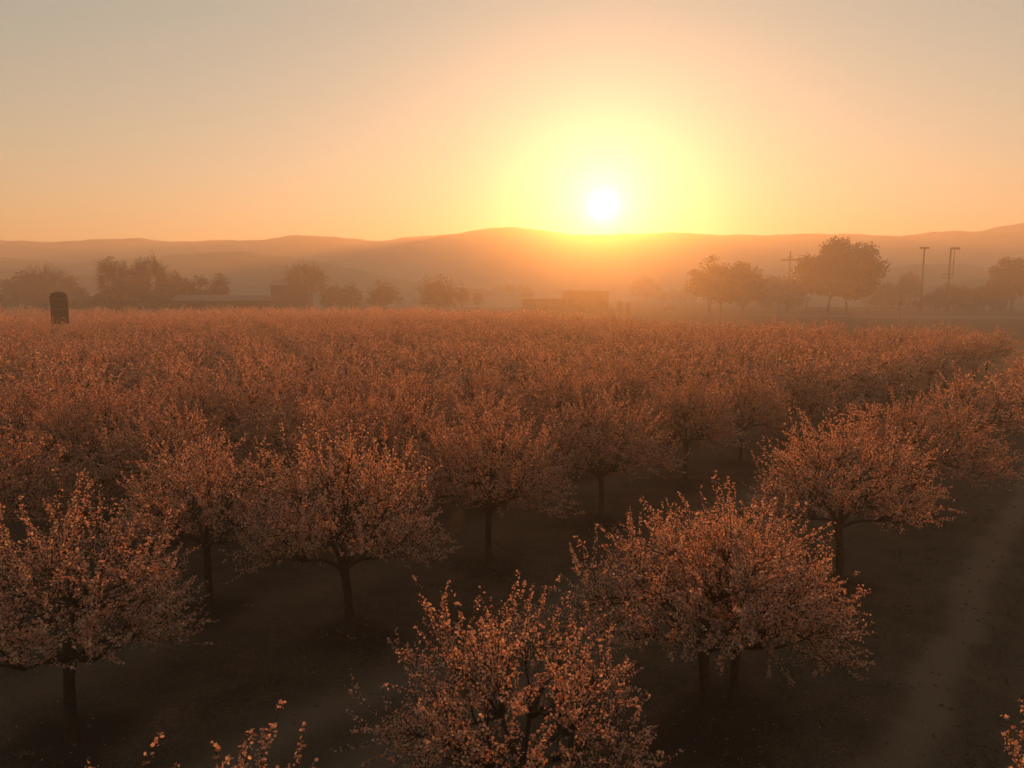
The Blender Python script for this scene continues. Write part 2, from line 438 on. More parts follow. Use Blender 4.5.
# clods and fallen petals on the near ground
cl = MB()
for k in range(2000):
    y = rg.uniform(6, 34)**1.0; x = rg.uniform(-.75, .75)*y
    rv = (x-rd0[0])*math.cos(RTH)-(y-rd0[1])*math.sin(RTH)
    s = rg.uniform(.015, .05); q = RNG.normal(0, 1, (6, 3)); 
    v = np.array([[1,0,0],[-1,0,0],[0,1,0],[0,-1,0],[0,0,.7],[0,0,-.7]])*s*(1+.3*q[:, :1])
    zb = .015 if rv > -1.3 else None
    if zb is None:
        iy = np.searchsorted(gy, y); ix = np.searchsorted(gx, x); zb = Z[min(iy, ny-1), min(ix, nx-1)]
    cl.add(v+np.array([x, y, zb+s*.2]), [[0,2,4],[2,1,4],[1,3,4],[3,0,4],[2,0,5],[1,2,5],[3,1,5],[0,3,5]])
tag(cl.build('soil_clods', mat('clods', (.10, .075, .055))), 'small loose clods of soil scattered over the orchard floor', 'soil', kind='stuff')
pm = MB(); n = 600
py_ = RNG.uniform(6, 40, n); px_ = RNG.uniform(-.75, .75, n)*py_
nt_ = np.argmin((px_[:, None]-near_trees[None, :, 0])**2+(py_[:, None]-near_trees[None, :, 1])**2, axis=1)
pull = RNG.uniform(0, .65, n)[:, None]
P2 = np.stack([px_, py_], 1)*(1-pull)+near_trees[nt_]*pull
iy = np.clip(np.searchsorted(gy, P2[:, 1]), 0, ny-1); ix = np.clip(np.searchsorted(gx, P2[:, 0]), 0, nx-1)
pc = np.stack([P2[:, 0], P2[:, 1], Z[iy, ix]+.022], 1); a = RNG.normal(0, 1, (n, 3)); a[:, 2] *= .3; a /= np.linalg.norm(a, axis=1)[:, None]
b = np.cross(a, RNG.normal(0, .3, (n, 3))+np.array([0, 0, 1])); sz = RNG.uniform(.007, .016, n)[:, None]
pm.add(np.stack([pc+a*sz, pc+b*sz, pc-a*sz, pc-b*sz], 1).reshape(-1, 3), np.arange(n*4).reshape(-1, 4), RNG.uniform(.02, 1, n))
tag(pm.build('fallen_petals', M_BLOSSOM), 'fallen petals lying on the dark soil between the trees', 'petals', kind='stuff')

# weeds and grass tufts in strips along the rows
gt = MB(); nt3 = 9000
ty = RNG.uniform(6, 42, nt3); tx = RNG.uniform(-.75, .75, nt3)*ty
rvt = (tx-rd0[0])*math.cos(RTH)-(ty-rd0[1])*math.sin(RTH); vt = tx*math.cos(TH0)-ty*math.sin(TH0)
patch = np.sin(tx*.9+1.3*np.sin(ty*.7))+np.sin(ty*1.1+tx*.4)
keep = ((np.abs(rvt-.95) < .28) | (np.abs(rvt+1.7) < .6) | (patch > .75)) & (np.abs(vt+10.3) > .6) & (np.abs(vt+8.5) > .5) & (np.abs(rvt) > .4)
tx, ty = tx[keep], ty[keep]; m_ = len(tx)
iy = np.clip(np.searchsorted(gy, ty), 0, ny-1); ix = np.clip(np.searchsorted(gx, tx), 0, nx-1)
for q in range(5):
    p = np.stack([tx+RNG.normal(0, .05, m_), ty+RNG.normal(0, .05, m_), Z[iy, ix]+.005], 1); hh = RNG.uniform(.03, .13, m_)
    tip = p+np.stack([RNG.normal(0, .04, m_), RNG.normal(0, .04, m_), hh], 1); an = RNG.uniform(0, 6.28, m_); sd2 = np.stack([np.cos(an), np.sin(an), an*0], 1)*.012
    gt.add(np.stack([p-sd2, p+sd2, tip], 1).reshape(-1, 3), np.arange(m_*3).reshape(-1, 3), RNG.uniform(.02, 1, m_))
tag(gt.build('grass_tufts', leaf_mat('weed_blades', (.06, .055, .03), (.14, .12, .07), .3)), 'low weeds and grass tufts on the orchard floor and along the track', 'weeds', kind='stuff')
# far fields
def strip(name, pts_near, pts_far, z, m):
    b = MB(); n = len(pts_near)
    V = [(*ground_at(*p), z) for p in pts_near]+[(*ground_at(*p), z) for p in pts_far]
    b.add(V, [[i, i+1, n+i+1, n+i] for i in range(n-1)]); return tag(b.build(name, m), kind='structure')
M_GRASS = mat('rough_dark_grass', (.03, .025, .016), noise=.5, scale=.15, bump=.3)
M_PATH = mat('pale_dirt', (.15, .115, .085), noise=.2, scale=.3)
M_STUB = mat('dry_field', (.13, .095, .06), noise=.35, scale=.05)
strip('field', [(600, 322), (760, 326), (900, 334), (1100, 342)], [(600, 316), (760, 317.5), (900, 318.5), (1100, 320)], .02, M_GRASS)
strip('dirt_path', [(700, 314.6), (760, 315.6), (900, 318.2), (1100, 319.8)], [(700, 314.4), (760, 314.5), (900, 315.8), (1100, 316.6)], .03, M_PATH)
strip('dry_field', [(-150, 311.5), (200, 311), (470, 311), (620, 311)], [(-150, 305), (200, 304.5), (470, 304.5), (620, 304)], .02, M_STUB)

# ------------------------------------------------------------------ hills
def hill(px, py, D, foot, back, m, seed):
    rng = np.random.default_rng(seed)
    xs = np.linspace(px[0], px[-1], 260)
    ys = np.interp(xs, px, py)
    k = np.hanning(7); k /= k.sum(); ys = np.convolve(np.pad(ys, 3, mode='edge'), k, 'valid')
    for q in range(3, 9):
        ys += (1.5/q)*np.sin(xs*(.014*1.7**q)/2+rng.uniform(0, 6))
    tN = 18; t = np.linspace(-1, 1, tN)
    b = MB(); V = []
    for j, tt in enumerate(t):
        Y = D+(foot if tt < 0 else back)*tt
        for x, y in zip(xs, ys):
            X, _, Zt = at(x, y, D); Zt = max(Zt, 0)
            prof = math.cos(tt*math.pi/2)**1.3
            n = .12*math.sin(X*.03+tt*5+seed)+.08*math.sin(X*.071+tt*9)
            zz = Zt*prof*(1+n*(1-prof)*1.6)-1.5*(1-prof)
            V.append((X*(1+.15*tt*(foot if tt < 0 else back)/D), Y+6*math.sin(X*.02+seed), zz))
    n = len(xs); idx = np.arange(n*tN).reshape(tN, n)
    b.add(V, np.stack([idx[:-1,:-1], idx[:-1,1:], idx[1:,1:], idx[1:,:-1]], -1).reshape(-1, 4))
    return tag(b.build('hills', m, smooth=True), kind='structure')
hill([-260,-120,0,60,110,140,170,215,260,300,340,380,415,440,470,500,520,560,600,640,680,720,760,800,850,900,925,950,970,1000,1024,1100,1280],
     [236,230,240,243,240,236.5,242,240.5,240,235,237,242,238,236,231,226,227,233,236,234,232,236,236,234,233.5,235,233.5,231,234,226,221,215,225], 740, 140, 110, M_HILL, 1)
hill([-260,-60,0,60,110,150,200,240,290,330,370,450,520], [250,254,257,262,262,257,252,251,256,264,274,286,293], 450, 85, 80, M_HILL, 4)
hill([760,840,880,925,960,1000,1060,1280], [293,283,272,264,263,268,274,270], 460, 90, 70, M_HILL, 9)
hill([-260,-40,40,100,200,280,360], [272,268,271,276,277,284,293], 370, 45, 40, M_HILL, 5)
hill([880,925,960,1000,1040,1280], [293,285,280,277,276,278], 370, 45, 40, M_HILL, 6)

# ------------------------------------------------------------------ far trees
def far_depth(px, base):
    y = ground_at(px, base)[1]
    if base > 309: return y*.88
    if px < 270: return 215+(y-380)*.25+(20 if px < 80 else 0)
    if px < 480: return 262+(y-380)*.3
    if px > 930: return 262+(y-400)*.4
    return min(y, 330)
def leaf_crown(b, rng, c, rad, nclump, nleaf, ls, cov=1.0, lo=-.35):
    """leaves in clumps through a squashed ellipsoid; c centre, rad (rx, ry, rz)"""
    d = rng.normal(0, 1, (nclump, 3)); d /= np.linalg.norm(d, axis=1)[:, None]; d[:, 2] = np.abs(d[:, 2])*1.0-.35*(rng.random(nclump) < .45)
    cc = d*rng.uniform(.45, .95, nclump)[:, None]**.6*np.array(rad)+np.array(c)
    cr = rng.uniform(.16, .30, nclump)*min(rad)*cov
    k = rng.integers(0, nclump, nleaf)
    o = rng.normal(0, 1, (nleaf, 3)); o /= np.linalg.norm(o, axis=1)[:, None]; o *= rng.random(nleaf)[:, None]**.45
    p = cc[k]+o*cr[k][:, None]*np.array([1.15, 1.15, .85])
    a = rng.normal(0, 1, (nleaf, 3)); a /= np.linalg.norm(a, axis=1)[:, None]
    q = np.cross(a, rng.normal(0, 1, (nleaf, 3))); q /= np.linalg.norm(q, axis=1)[:, None]
    s = rng.uniform(.6, 1.3, nleaf)[:, None]*ls
    b.add(np.stack([p-a*s, p-q*s*.6, p+a*s, p+q*s*.6], 1).reshape(-1, 3), np.arange(nleaf*4).reshape(-1, 4), rng.uniform(.02, 1, nleaf))
    return cc
def far_tree(name, pxc, base, top, wpx, label, Y=None, bare=0.0, dens=1.0, group=None, cat='tree', trunk_frac=.2, seed=0, squash=.5, ntr=1):
    rng = np.random.default_rng(900+seed)
    if Y is None: Y = far_depth(pxc, base)
    x, _, zt = at(pxc, top, Y); h = zt; w = wpx*Y/F
    root = empty(name, (x, Y, 0)); tag(root, label, cat, group)
    ht = h*trunk_frac
    tb, cb = MB(), MB()
    C = np.array([0, 0, ht]); rz = (h-ht)
    tips = []
    for q in range(ntr):
        ox = (q-(ntr-1)/2)*w*.22
        P = bez(np.array([ox, 0, -.3]), np.array([ox+rng.uniform(-.2, .2), 0, ht*.6]), np.array([ox*.8, 0, ht*1.2]), 6)
        tb.tube(P, np.linspace(h*.030, h*.02, 6)/(1 if ntr == 1 else 1.4), 8)
        nl = 7 if bare < .5 else 10
        for i in range(nl):
            az = i*2.4+rng.uniform(-.3, .3); el = rng.uniform(.25, 1.4)
            e = np.array([ox*.8, 0, ht*1.1])+sphere_dir(az, el)*np.array([w*.36, w*.30, rz*.62])*rng.uniform(.75, 1)
            Q = bez(P[-1]-np.array([0, 0, ht*.2*rng.random()]), (P[-1]+e)/2+np.array([0, 0, -.04*h]), e, 6)
            (tb if bare < .5 else tb).tube(Q, np.linspace(h*.013, h*.005, 6), 5); tips.append((Q[3], e-Q[3])); tips.append((e, e-Q[3]))
    if bare > 0:
        bb = MB(); nt2 = int(950*bare)
        T = np.array([t[0] for t in tips]); D2 = [t[1] for t in tips]
        top_c = np.array([0, 0, ht+.12*rz])
        for i in range(nt2):
            el = math.asin(rng.uniform(-.1, 1)); az = rng.uniform(0, 6.28)
            lob = 1+.12*math.sin(3*az+seed)+.08*math.sin(5*el+seed*2)
            sd_ = sphere_dir(az, el); sd_ = np.sign(sd_)*np.abs(sd_)**.82
            e = top_c+sd_*np.array([w*.5, w*.42, rz*.76])*rng.uniform(.6, 1.0)*lob
            k = int(np.argmin(np.linalg.norm(T-e, axis=1)+.8*rng.random(len(T))))
            Q = bez(T[k], T[k]+D2[k]*.35, e, 4); bb.tube(Q, np.linspace(h*.0042, h*.002, 4), 3)
            if i % 2 == 0:
                for u in range(3):
                    e2 = e+rng.normal(0, .05*h, 3)+np.array([0, 0, .02*h]); bb.tube(np.stack([Q[2], (Q[2]+e2)/2+rng.normal(0, .01*h, 3), e2]), [h*.0024, h*.0018, h*.0012], 3)
        bb.build('twigs', M_TWIG, root)
    nleaf = int((4200 if bare < .5 else 350)*dens*max(.25, min(1.6, w*h/250)))
    leaf_crown(cb, rng, (0, 0, ht+rz*.36), (w*.5, w*.42, rz*.60), 90 if bare < .5 else 30, nleaf, max(.22, h*.018), cov=1.2)
    if bare < .5: # inner mass
        leaf_crown(cb, rng, (0, 0, ht+rz*.30), (w*.34, w*.3, rz*.45), 30, nleaf, max(.3, h*.03), cov=1.7)
    tb.build('trunk', M_BARK, root, smooth=True); cb.build('crown', M_LEAF, root)
    return root
def shrub_mass(name, pxc, base, top, wpx, label, seed, group=None, cat='shrub', Y=None, dens=1.0):
    rng = np.random.default_rng(1500+seed)
    if Y is None: Y = far_depth(pxc, base)
    x, _, h = at(pxc, top, Y); w = wpx*Y/F
    root = empty(name, (x, Y, 0)); tag(root, label, cat, group)
    tb, cb = MB(), MB()
    for i in range(6):
        e = np.array([rng.uniform(-.35, .35)*w, rng.uniform(-1, 1)*min(w, h)*.2, h*rng.uniform(.5, .8)])
        tb.tube(bez(np.array([e[0]*.5, 0, -.2]), np.array([e[0]*.6, 0, h*.3]), e, 5), np.linspace(h*.025, h*.01, 5), 5)
    nl = int(2600*dens*max(.3, min(2, w*h/120)))
    leaf_crown(cb, rng, (0, 0, h*.36), (w*.5, min(w*.4, h*.8), h*.58), 44, nl, max(.2, h*.035), cov=1.35)
    leaf_crown(cb, rng, (0, 0, h*.28), (w*.42, min(w*.3, h*.6), h*.40), 24, nl//2, max(.28, h*.05), cov=1.7)
    tb.build('stems', M_BARK, root); cb.build('crown', M_LEAF, root)
    return root
GB = 'hazy trees along the far edge of the field'
# left group
shrub_mass('shrub', 22, 305, 272, 52, 'dense dark thicket at the far left edge under a bare tree', 1, GB)
shrub_mass('shrub', 62, 305, 276, 44, 'lower dark thicket right of the far left bare tree, behind the dark tank', 2, GB)
far_tree('bare_tree', 44, 306, 260, 52, 'bare twiggy tree rising from the thicket at the far left', bare=1, dens=.5, group=GB, seed=1)
far_tree('bare_tree', 113, 307, 253, 36, 'smaller left half of the pair of nearly bare trees at left', bare=1, dens=1.3, group=GB, seed=2, trunk_frac=.25)
far_tree('bare_tree', 148, 307, 250, 42, 'taller round nearly bare tree, right one of the pair at left', bare=1, dens=1.3, group=GB, seed=3, trunk_frac=.25)
far_tree('bare_tree', 174, 306, 268, 22, 'short thin tree leaning against the right side of the bare pair', bare=.7, dens=.8, group=GB, seed=4)
shrub_mass('shrub', 130, 307, 283, 84, 'broad low undergrowth beneath the pair of bare trees', 3, GB)
shrub_mass('shrub', 192, 305, 276, 46, 'low dark treeline between the bare pair and the small round tree', 4, GB)
far_tree('small_tree', 218, 305, 270, 22, 'small faint round tree above the long low shed', bare=.2, dens=.8, group=GB, seed=5)
far_tree('bare_tree', 304, 306, 257, 44, 'wide crowned bare tree standing over the hazy barn', bare=1, dens=1.0, group=GB, seed=6, trunk_frac=.3)
shrub_mass('shrub', 335, 306, 283, 30, 'faint low shrubs between the bare barn tree and the round trees', 5, GB)
far_tree('round_tree', 351, 306, 278, 24, 'smallest of the hazy round trees, just right of the barn tree', dens=.9, group=GB, seed=7, trunk_frac=.08)
far_tree('round_tree', 383, 306.5, 279, 38, 'wide low domed tree in the middle of the hazy round trees', dens=1, group=GB, seed=8, trunk_frac=.08)
far_tree('round_tree', 436, 306.5, 274, 44, 'largest hazy domed tree left of the sun', dens=1, group=GB, seed=9, trunk_frac=.08)
far_tree('small_tree', 462, 304, 283, 18, 'faint low tree beside the largest hazy domed tree', dens=.7, group=GB, seed=10)
far_tree('small_tree', 478, 303, 290, 12, 'tiny faint bush nearly lost in haze left of the long low building', dens=.7, group=GB, seed=11)
shrub_mass('shrub', 512, 303, 283, 46, 'very faint tree mass in the glare beneath the sun', 6, GB, Y=480)
far_tree('tall_tree', 646, 301, 275, 30, 'very faint broad tree in the glare just right of the farmhouse', dens=.8, group=GB, seed=12, Y=500, trunk_frac=.12)
shrub_mass('shrub', 676, 301, 287, 40, 'very faint low shrubs between the glare and the leafy pair', 7, GB, Y=500)
# right group
far_tree('leafy_tree', 717, 311.5, 255, 56, 'left tree of the full leafy pair right of the sun, with twin thin trunks', dens=1.5, group=GB, seed=13, trunk_frac=.16, ntr=2)
far_tree('leafy_tree', 745, 311.5, 259, 42, 'right and lower tree of the full leafy pair right of the sun', dens=1.3, group=GB, seed=14, trunk_frac=.12)
shrub_mass('shrub', 778, 309, 276, 52, 'low hedge of dark shrubs between the leafy pair and the biggest tree', 8, GB, dens=1.4)
far_tree('large_tree', 841, 311.5, 240, 84, 'biggest tree on the horizon with a broad flat topped crown and two trunks', dens=3.2, group=GB, seed=15, trunk_frac=.2, ntr=2)
shrub_mass('shrub', 890, 305, 281, 34, 'pale low bushes at the right foot of the biggest tree', 9, GB)
far_tree('small_tree', 911, 305, 268, 24, 'small upright tree left of the single floodlight pole', bare=.3, dens=.9, group=GB, seed=16, trunk_frac=.2)
shrub_mass('shrub', 955, 304, 284, 80, 'dark low treeline behind the floodlight poles', 10, GB, dens=1.2)
far_tree('leafy_tree', 1016, 305, 255, 46, 'dark leafy tree cut by the right edge of the picture', dens=1.6, group=GB, seed=17, trunk_frac=.18)
shrub_mass('shrub', 990, 304, 283, 36, 'dark shrubs at the left foot of the right edge tree', 11, GB)
shrub_mass('shrub', 28, 314, 307, 8, 'tiny lone bush standing left of the dark tank', 12, GB)
# slender cypress like shrubs right of the farmhouse
for i, (p, b_, t_, w_, lab) in enumerate([(620, 313, 297, 7, 'taller pointed shrub in the pair just right of the farmhouse'), (628.5, 313, 300, 4, 'thin pointed shrub in the pair just right of the farmhouse'), (612, 313, 306, 5, 'small squat shrub left of the pointed pair by the farmhouse')]):
    shrub_mass('pointed_shrub', p, b_, t_, w_, lab, 20+i, 'pointed shrubs by the farmhouse', dens=.7)

# ------------------------------------------------------------------ buildings
def gable(b, cx, cy, w, d, z0, hr, over=.4):
    w2, d2 = w/2+over, d/2+over
    V = [(cx-w2,cy-d2,z0),(cx+w2,cy-d2,z0),(cx+w2,cy+d2,z0),(cx-w2,cy+d2,z0),(cx-w2,cy,z0+hr),(cx+w2,cy,z0+hr)]
    T = [(x, y, z+.25) for x, y, z in V]
    b.faces(V+T, [(6,7,11,10),(8,9,10,11),(7,8,11),(9,6,10),(1,0,4,5),(3,2,5,4),(0,1,7,6),(2,3,9,8),(1,2,8,7),(3,0,6,9)])
def building(name, x0, x1, ytop, base, label, depth=9, roof='flat', wm=M_WALL, rm=M_ROOF, nwin=4, door=True, rh=.25, Y=None):
    if Y is None: Y = ground_at((x0+x1)/2, base)[1]
    xa, _, zt = at(x0, ytop, Y); xb = at(x1, ytop, Y)[0]; w = xb-xa
    root = empty(name, ((xa+xb)/2, Y, 0)); tag(root, label, 'building', 'farm buildings in the haze')
    hw = zt*(1-rh) if roof == 'gable' else zt-.3
    b = MB(); b.box((0, depth/2, hw/2), (w, depth, hw)); b.build('wall', wm, root)
    r = MB()
    if roof == 'gable': gable(r, 0, depth/2, w, depth, hw+.003, zt-hw-.25)
    else: r.box((0, depth/2, hw+.153), (w+.8, depth+.8, .3))
    r.build('roof', rm, root)
    for i in range(nwin):
        wx = -w/2+w*(i+.5)/nwin; ww = min(1.6, w/nwin*.45)
        if door and i == nwin//2:
            q = MB(); q.box((wx, -.03, 1.05), (1.3, .06, 2.1)); q.build('door', M_WOOD, root); continue
        f = MB(); wh = min(1.2, hw*.35); cz = hw*.58
        f.box((wx, -.04, cz+wh/2+.05), (ww+.2, .08, .1)); f.box((wx, -.04, cz-wh/2-.05), (ww+.2, .08, .1))
        f.box((wx-ww/2-.05, -.04, cz), (.1, .08, wh)); f.box((wx+ww/2+.05, -.04, cz), (.1, .08, wh))
        fo = f.build('window', M_METAL, root); g = MB(); g.box((wx, -.01, cz), (ww, .02, wh)); g.build('pane', M_DARK, fo)
    return root
building('farmhouse', 565, 609, 290.5, 305.5, 'blocky two storey farmhouse with a flat roof in the glare below the sun', depth=12, nwin=5, Y=255, wm=M_WOOD)
building('long_shed', 522, 563, 298, 305.5, 'long low flat roofed shed joined to the left of the farmhouse', depth=8, nwin=5, rm=M_PALE, Y=257, wm=M_WOOD)
building('barn', 270, 302, 279, 305.5, 'tall hazy barn half hidden behind the wide bare tree', depth=14, roof='gable', rh=.2, nwin=2, wm=M_WOOD, Y=275)
building('low_shed', 172, 262, 295, 306.5, 'long low shed with a pale sheet roof behind the left part of the field', depth=8, roof='gable', nwin=7, wm=M_WOOD, rm=M_METAL, Y=204)
building('glasshouse', 952, 984, 297, 303.5, 'low pale roofed shed on the right beyond the floodlight poles', depth=9, roof='gable', nwin=3, rm=M_PALE)

# farm trailer and hut-like box truck
def trailer():
    Y = ground_at(450, 308)[1]; x = at(450, 308, Y)[0]
    r = empty('farm_trailer', (x, Y, 0)); tag(r, 'low farm trailer loaded with bins standing at the far field edge left of the sun', 'trailer')
    b = MB(); b.box((0, 0, 1.0), (6.4, 2.2, .25)); b.build('deck', M_WOOD, r)
    for i in range(4):
        q = MB(); s = 1.3; cx = -2.3+i*1.55
        q.box((cx, -.62, 1.133+.45), (s, .06, .9)); q.box((cx, .62, 1.133+.45), (s, .06, .9)); q.box((cx-s/2+.03, 0, 1.133+.45), (.06, 1.18, .9)); q.box((cx+s/2-.03, 0, 1.133+.45), (.06, 1.18, .9))
        q.build('bin', M_WOOD, r)
    for sx in (-2.2, 2.2):
        for sy in (-1.0, 1.0):
            w = MB(); th = np.linspace(-.13, .13, 2); w.tube(np.array([[sx, sy-.14, .45], [sx, sy+.14, .45]]), .45, 16); w.build('wheel', M_DARK, r)
    h = MB(); h.tube(np.array([[3.2, 0, .95], [4.1, 0, .8], [4.9, 0, .6]]), .08, 6); h.build('drawbar', M_METAL, r)
trailer()
def truck():
    Y = ground_at(668, 310.5)[1]; x = at(668, 310, Y)[0]
    r = empty('box_truck', (x, Y, 0)); tag(r, 'small boxy truck parked on the far path between the pointed shrubs and the leafy pair', 'truck')
    b = MB(); b.box((-.4, 0, 1.95), (3.4, 2.1, 2.3)); b.build('cargo_box', M_WALL, r)
    c = MB(); V = [(1.35,-1,.55),(2.9,-1,.55),(2.9,-1,1.3),(2.45,-1,2.2),(1.35,-1,2.2)]; V2 = [(a, 1, d) for a, _, d in V]
    c.faces(V+V2, [(0,1,2,3,4),(9,8,7,6,5),(0,5,6,1),(1,6,7,2),(2,7,8,3),(3,8,9,4),(4,9,5,0)]); cab = c.build('cab', M_METAL, r)
    g = MB(); g.box((1.95, -1.02, 1.75), (.8, .02, .5)); g.build('window', M_DARK, cab)
    d = MB(); d.box((.4, 0, .66), (4.6, .9, .2)); d.build('chassis', M_DARK, r)
    for sx in (-1.2, 2.1):
        for sy in (-.95, .95):
            w = MB(); w.tube(np.array([[sx, sy-.13, .42], [sx, sy+.13, .42]]), .42, 16); w.build('wheel', M_DARK, r)
truck()
# dark ribbed tank on stilts above the blossom
def tank():
    Y = 90.0; x, _, zb = at(60.5, 322, Y); zt = at(60.5, 292, Y)[2]; w = 15.5*Y/F; h = zt-zb
    r = empty('raised_tank', (x, Y, 0), rz=math.atan2(-x, Y)); tag(r, 'dark upright ribbed tank with an arched top on stilts above the blossom at left', 'tank')
    b = MB(); n = 28; th = np.arange(n)*2*math.pi/n
    rw = w/2
    prof = [(0, 0), (.03, .0), (.80, 0), (.88, .05), (.94, .16), (.98, .36), (1.0, .75)]
    V = []
    for t, ins in prof:
        for i, a in enumerate(th):
            ca, sa = math.cos(a), math.sin(a)
            e = 5.0; q = (abs(ca)**e+abs(sa)**e)**(-1/e)
            rr = rw*q*(1 if i % 2 else .93)*(1-ins); V.append((ca*rr, sa*rr, zb+t*h))
    idx = np.arange(len(V)).reshape(len(prof), n); F_ = np.stack([idx[:-1], np.roll(idx[:-1], -1, 1), np.roll(idx[1:], -1, 1), idx[1:]], -1).reshape(-1, 4)
    b.add(V, F_); b.add(V[-n:], [list(range(n))]); b.add(V[:n], [list(range(n))[::-1]]); b.build('tank_body', M_WOOD, r)
    for z in (.12, .45, .78):
        k = MB(); pts = []
        for i in range(33):
            a = i*2*math.pi/32; ca, sa = math.cos(a), math.sin(a); q = (abs(ca)**5+abs(sa)**5)**(-.2); pts.append((ca*rw*q*1.01, sa*rw*q*1.01, zb+z*h))
        k.tube(np.array(pts), .03, 4); k.build('hoop', M_METAL, r)
    p = MB(); p.box((0, 0, zb-.103), (w*1.02, w*1.02, .2)); p.build('platform', M_WOOD, r)
    for sx in (-1, 1):
        for sy in (-1, 1):
            l = MB(); l.tube(np.array([[sx*w*.5, sy*w*.5, -.2], [sx*w*.42, sy*w*.42, zb-.2]]), .09, 6); l.build('leg', M_WOOD, r)
tank()
# poles
def pole_at(pxc, base, top): 
    Y = ground_at(pxc, base)[1]; x, _, zt = at(pxc, top, Y); return x, Y, zt
def flood_pole(pxc, base, top, label, double=False):
    x, Y, zt = pole_at(pxc, base, top); u = Y/F
    r = empty('floodlight_pole', (x, Y, 0)); tag(r, label, 'light pole', 'floodlight poles at right')
    m = MB(); m.tube(np.array([[0, 0, -.3], [0, 0, zt*.5], [0, 0, zt]]), [.36, .32, .29], 10); m.build('pole', M_WOOD, r)
    if double:
        m = MB(); zz = zt*.60; m.tube(np.array([[3.6*u, 0, zz], [3.6*u, 0, zt-.1]]), .16, 8); m.build('side_pole', M_WOOD, r)
        for z in (zz, zz-1.2):
            m = MB(); m.box((1.8*u-1.2, 0, z), (5.5*u+2, .25, .22)); m.build('crossarm', M_WOOD, r)
    cx = 0 if not double else 4.2*u
    m = MB(); m.box((cx, 0, zt+.05), (9*u, .4, .6)); br = m.build('lamp_bar', M_WOOD, r)
    for i in range(4):
        l = MB(); l.box((cx-3.4*u+i*2.27*u, -.3, zt-.02), (1.3*u, .5, .75), taper=.8); l.build('floodlight', M_WOOD, br)
flood_pole(924.5, 313, 248, 'single floodlight pole with one short lamp bar, left of the double one')
flood_pole(951, 313, 248.5, 'double floodlight pole with a side post and mid height crossarm', True)
def utility():
    Y = 285; x, _, zt = at(790.5, 251, Y); u = Y/F
    r = empty('utility_pole', (x, Y, 0)); tag(r, 'cross shaped wooden utility pole rising between the hedge and the biggest tree', 'utility pole', None)
    m = MB(); m.tube(np.array([[0, 0, -.3], [0, 0, zt]]), [.38, .28], 8); m.build('pole', M_WOOD, r)
    m = MB(); m.box((0, -.2, zt-8.6*u), (18*u, .3, .6)); m.build('crossarm', M_WOOD, r)
    m = MB(); m.box((0, -.2, zt-6.0*u), (6*u, .2, .25)); m.build('crossarm', M_WOOD, r)
    for i in (-8, -4.5, 4.5, 8):
        q = MB(); q.tube(np.array([[i*u, -.2, zt-8.6*u+.18], [i*u, -.2, zt-8.6*u+.4], [i*u, -.2, zt-8.6*u+.62]]), [.10, .17, .08], 8); q.build('insulator', M_PALE, r)
utility()
def tripod():
    x, Y, zt = pole_at(900, 319, 299); 
    r = empty('tripod_mast', (x, Y, 0)); tag(r, 'thin tripod mast standing on the pale path below the small upright tree', 'mast')
    top = 292.0; zt = at(900, 293, Y)[2]; zj = at(900, 302, Y)[2]
    m = MB(); m.tube(np.array([[.15, 0, zj-.6], [.25, 0, zt]]), [.12, .06], 6); m.build('mast', M_METAL, r)
    m = MB(); m.box((.1, 0, zj-.5), (.7, .5, 1.3)); m.build('equipment_box', M_WOOD, r)
    for a in (.5, 2.6, 4.6):
        l = MB(); l.tube(np.array([[math.cos(a)*.95, math.sin(a)*.95, 0], [math.cos(a)*.15, math.sin(a)*.15, zj-.9]]), .10, 6); l.build('leg', M_METAL, r)
    l = MB(); l.tube(np.array([[math.cos(.5)*.6, math.sin(.5)*.6, 1.2], [math.cos(2.6)*.6, math.sin(2.6)*.6, 1.2], [math.cos(4.6)*.6, math.sin(4.6)*.6, 1.2], [math.cos(.5)*.6, math.sin(.5)*.6, 1.2]]), .05, 4); l.build('brace', M_METAL, r)
tripod()
# fence posts along the pale path
for i, p in enumerate([806, 820, 836, 852, 868]):
    x, Y, zt = pole_at(p, 313.2, 308.5); r = empty('fence_post', (x, Y, 0)); 
    tag(r, 'short dark post beneath the biggest tree at the edge of the pale path', 'post', 'posts beneath the biggest tree')
    m = MB(); m.tube(np.array([[0, 0, -.2], [0, 0, zt]]), .12, 6); m.build('post', M_WOOD, r)
x, Y, zt = pole_at(113, 313, 303); r = empty('marker_post', (x, Y, 0)); tag(r, 'single thin post standing in the far field below the bare pair', 'post')
m = MB(); m.tube(np.array([[0, 0, -.2], [.1, 0, zt]]), .16, 6); m.build('post', M_WOOD, r)

# ------------------------------------------------------------------ haze, sky, sun
hz = MB(); hz.box((0, 375, 37), (2900, 1350, 80)); ho = tag(hz.build('haze', None or M_WALL), kind='stuff')
ho.location = (0, 0, 0); ho.data.materials.clear(); tag(ho, 'thin golden haze hanging over the whole orchard', 'haze')
hm = bpy.data.materials.new('haze_air'); hm.use_nodes = True; nt = hm.node_tree; nt.nodes.clear()
pv = nt.nodes.new('ShaderNodeVolumePrincipled'); out = nt.nodes.new('ShaderNodeOutputMaterial')
pv.inputs['Color'].default_value = (.99, .91, .81, 1); pv.inputs['Density'].default_value = .0015; pv.inputs['Anisotropy'].default_value = .33
pw = nt.nodes.new('ShaderNodeVolumePrincipled'); pw.inputs['Color'].default_value = (.97, .90, .82, 1)      # the droplets' narrow forward lobe
pw.inputs['Density'].default_value = .00018; pw.inputs['Anisotropy'].default_value = .88
ad = nt.nodes.new('ShaderNodeAddShader'); nt.links.new(pv.outputs[0], ad.inputs[0]); nt.links.new(pw.outputs[0], ad.inputs[1])
nt.links.new(ad.outputs[0], out.inputs['Volume']); ho.data.materials.append(hm)

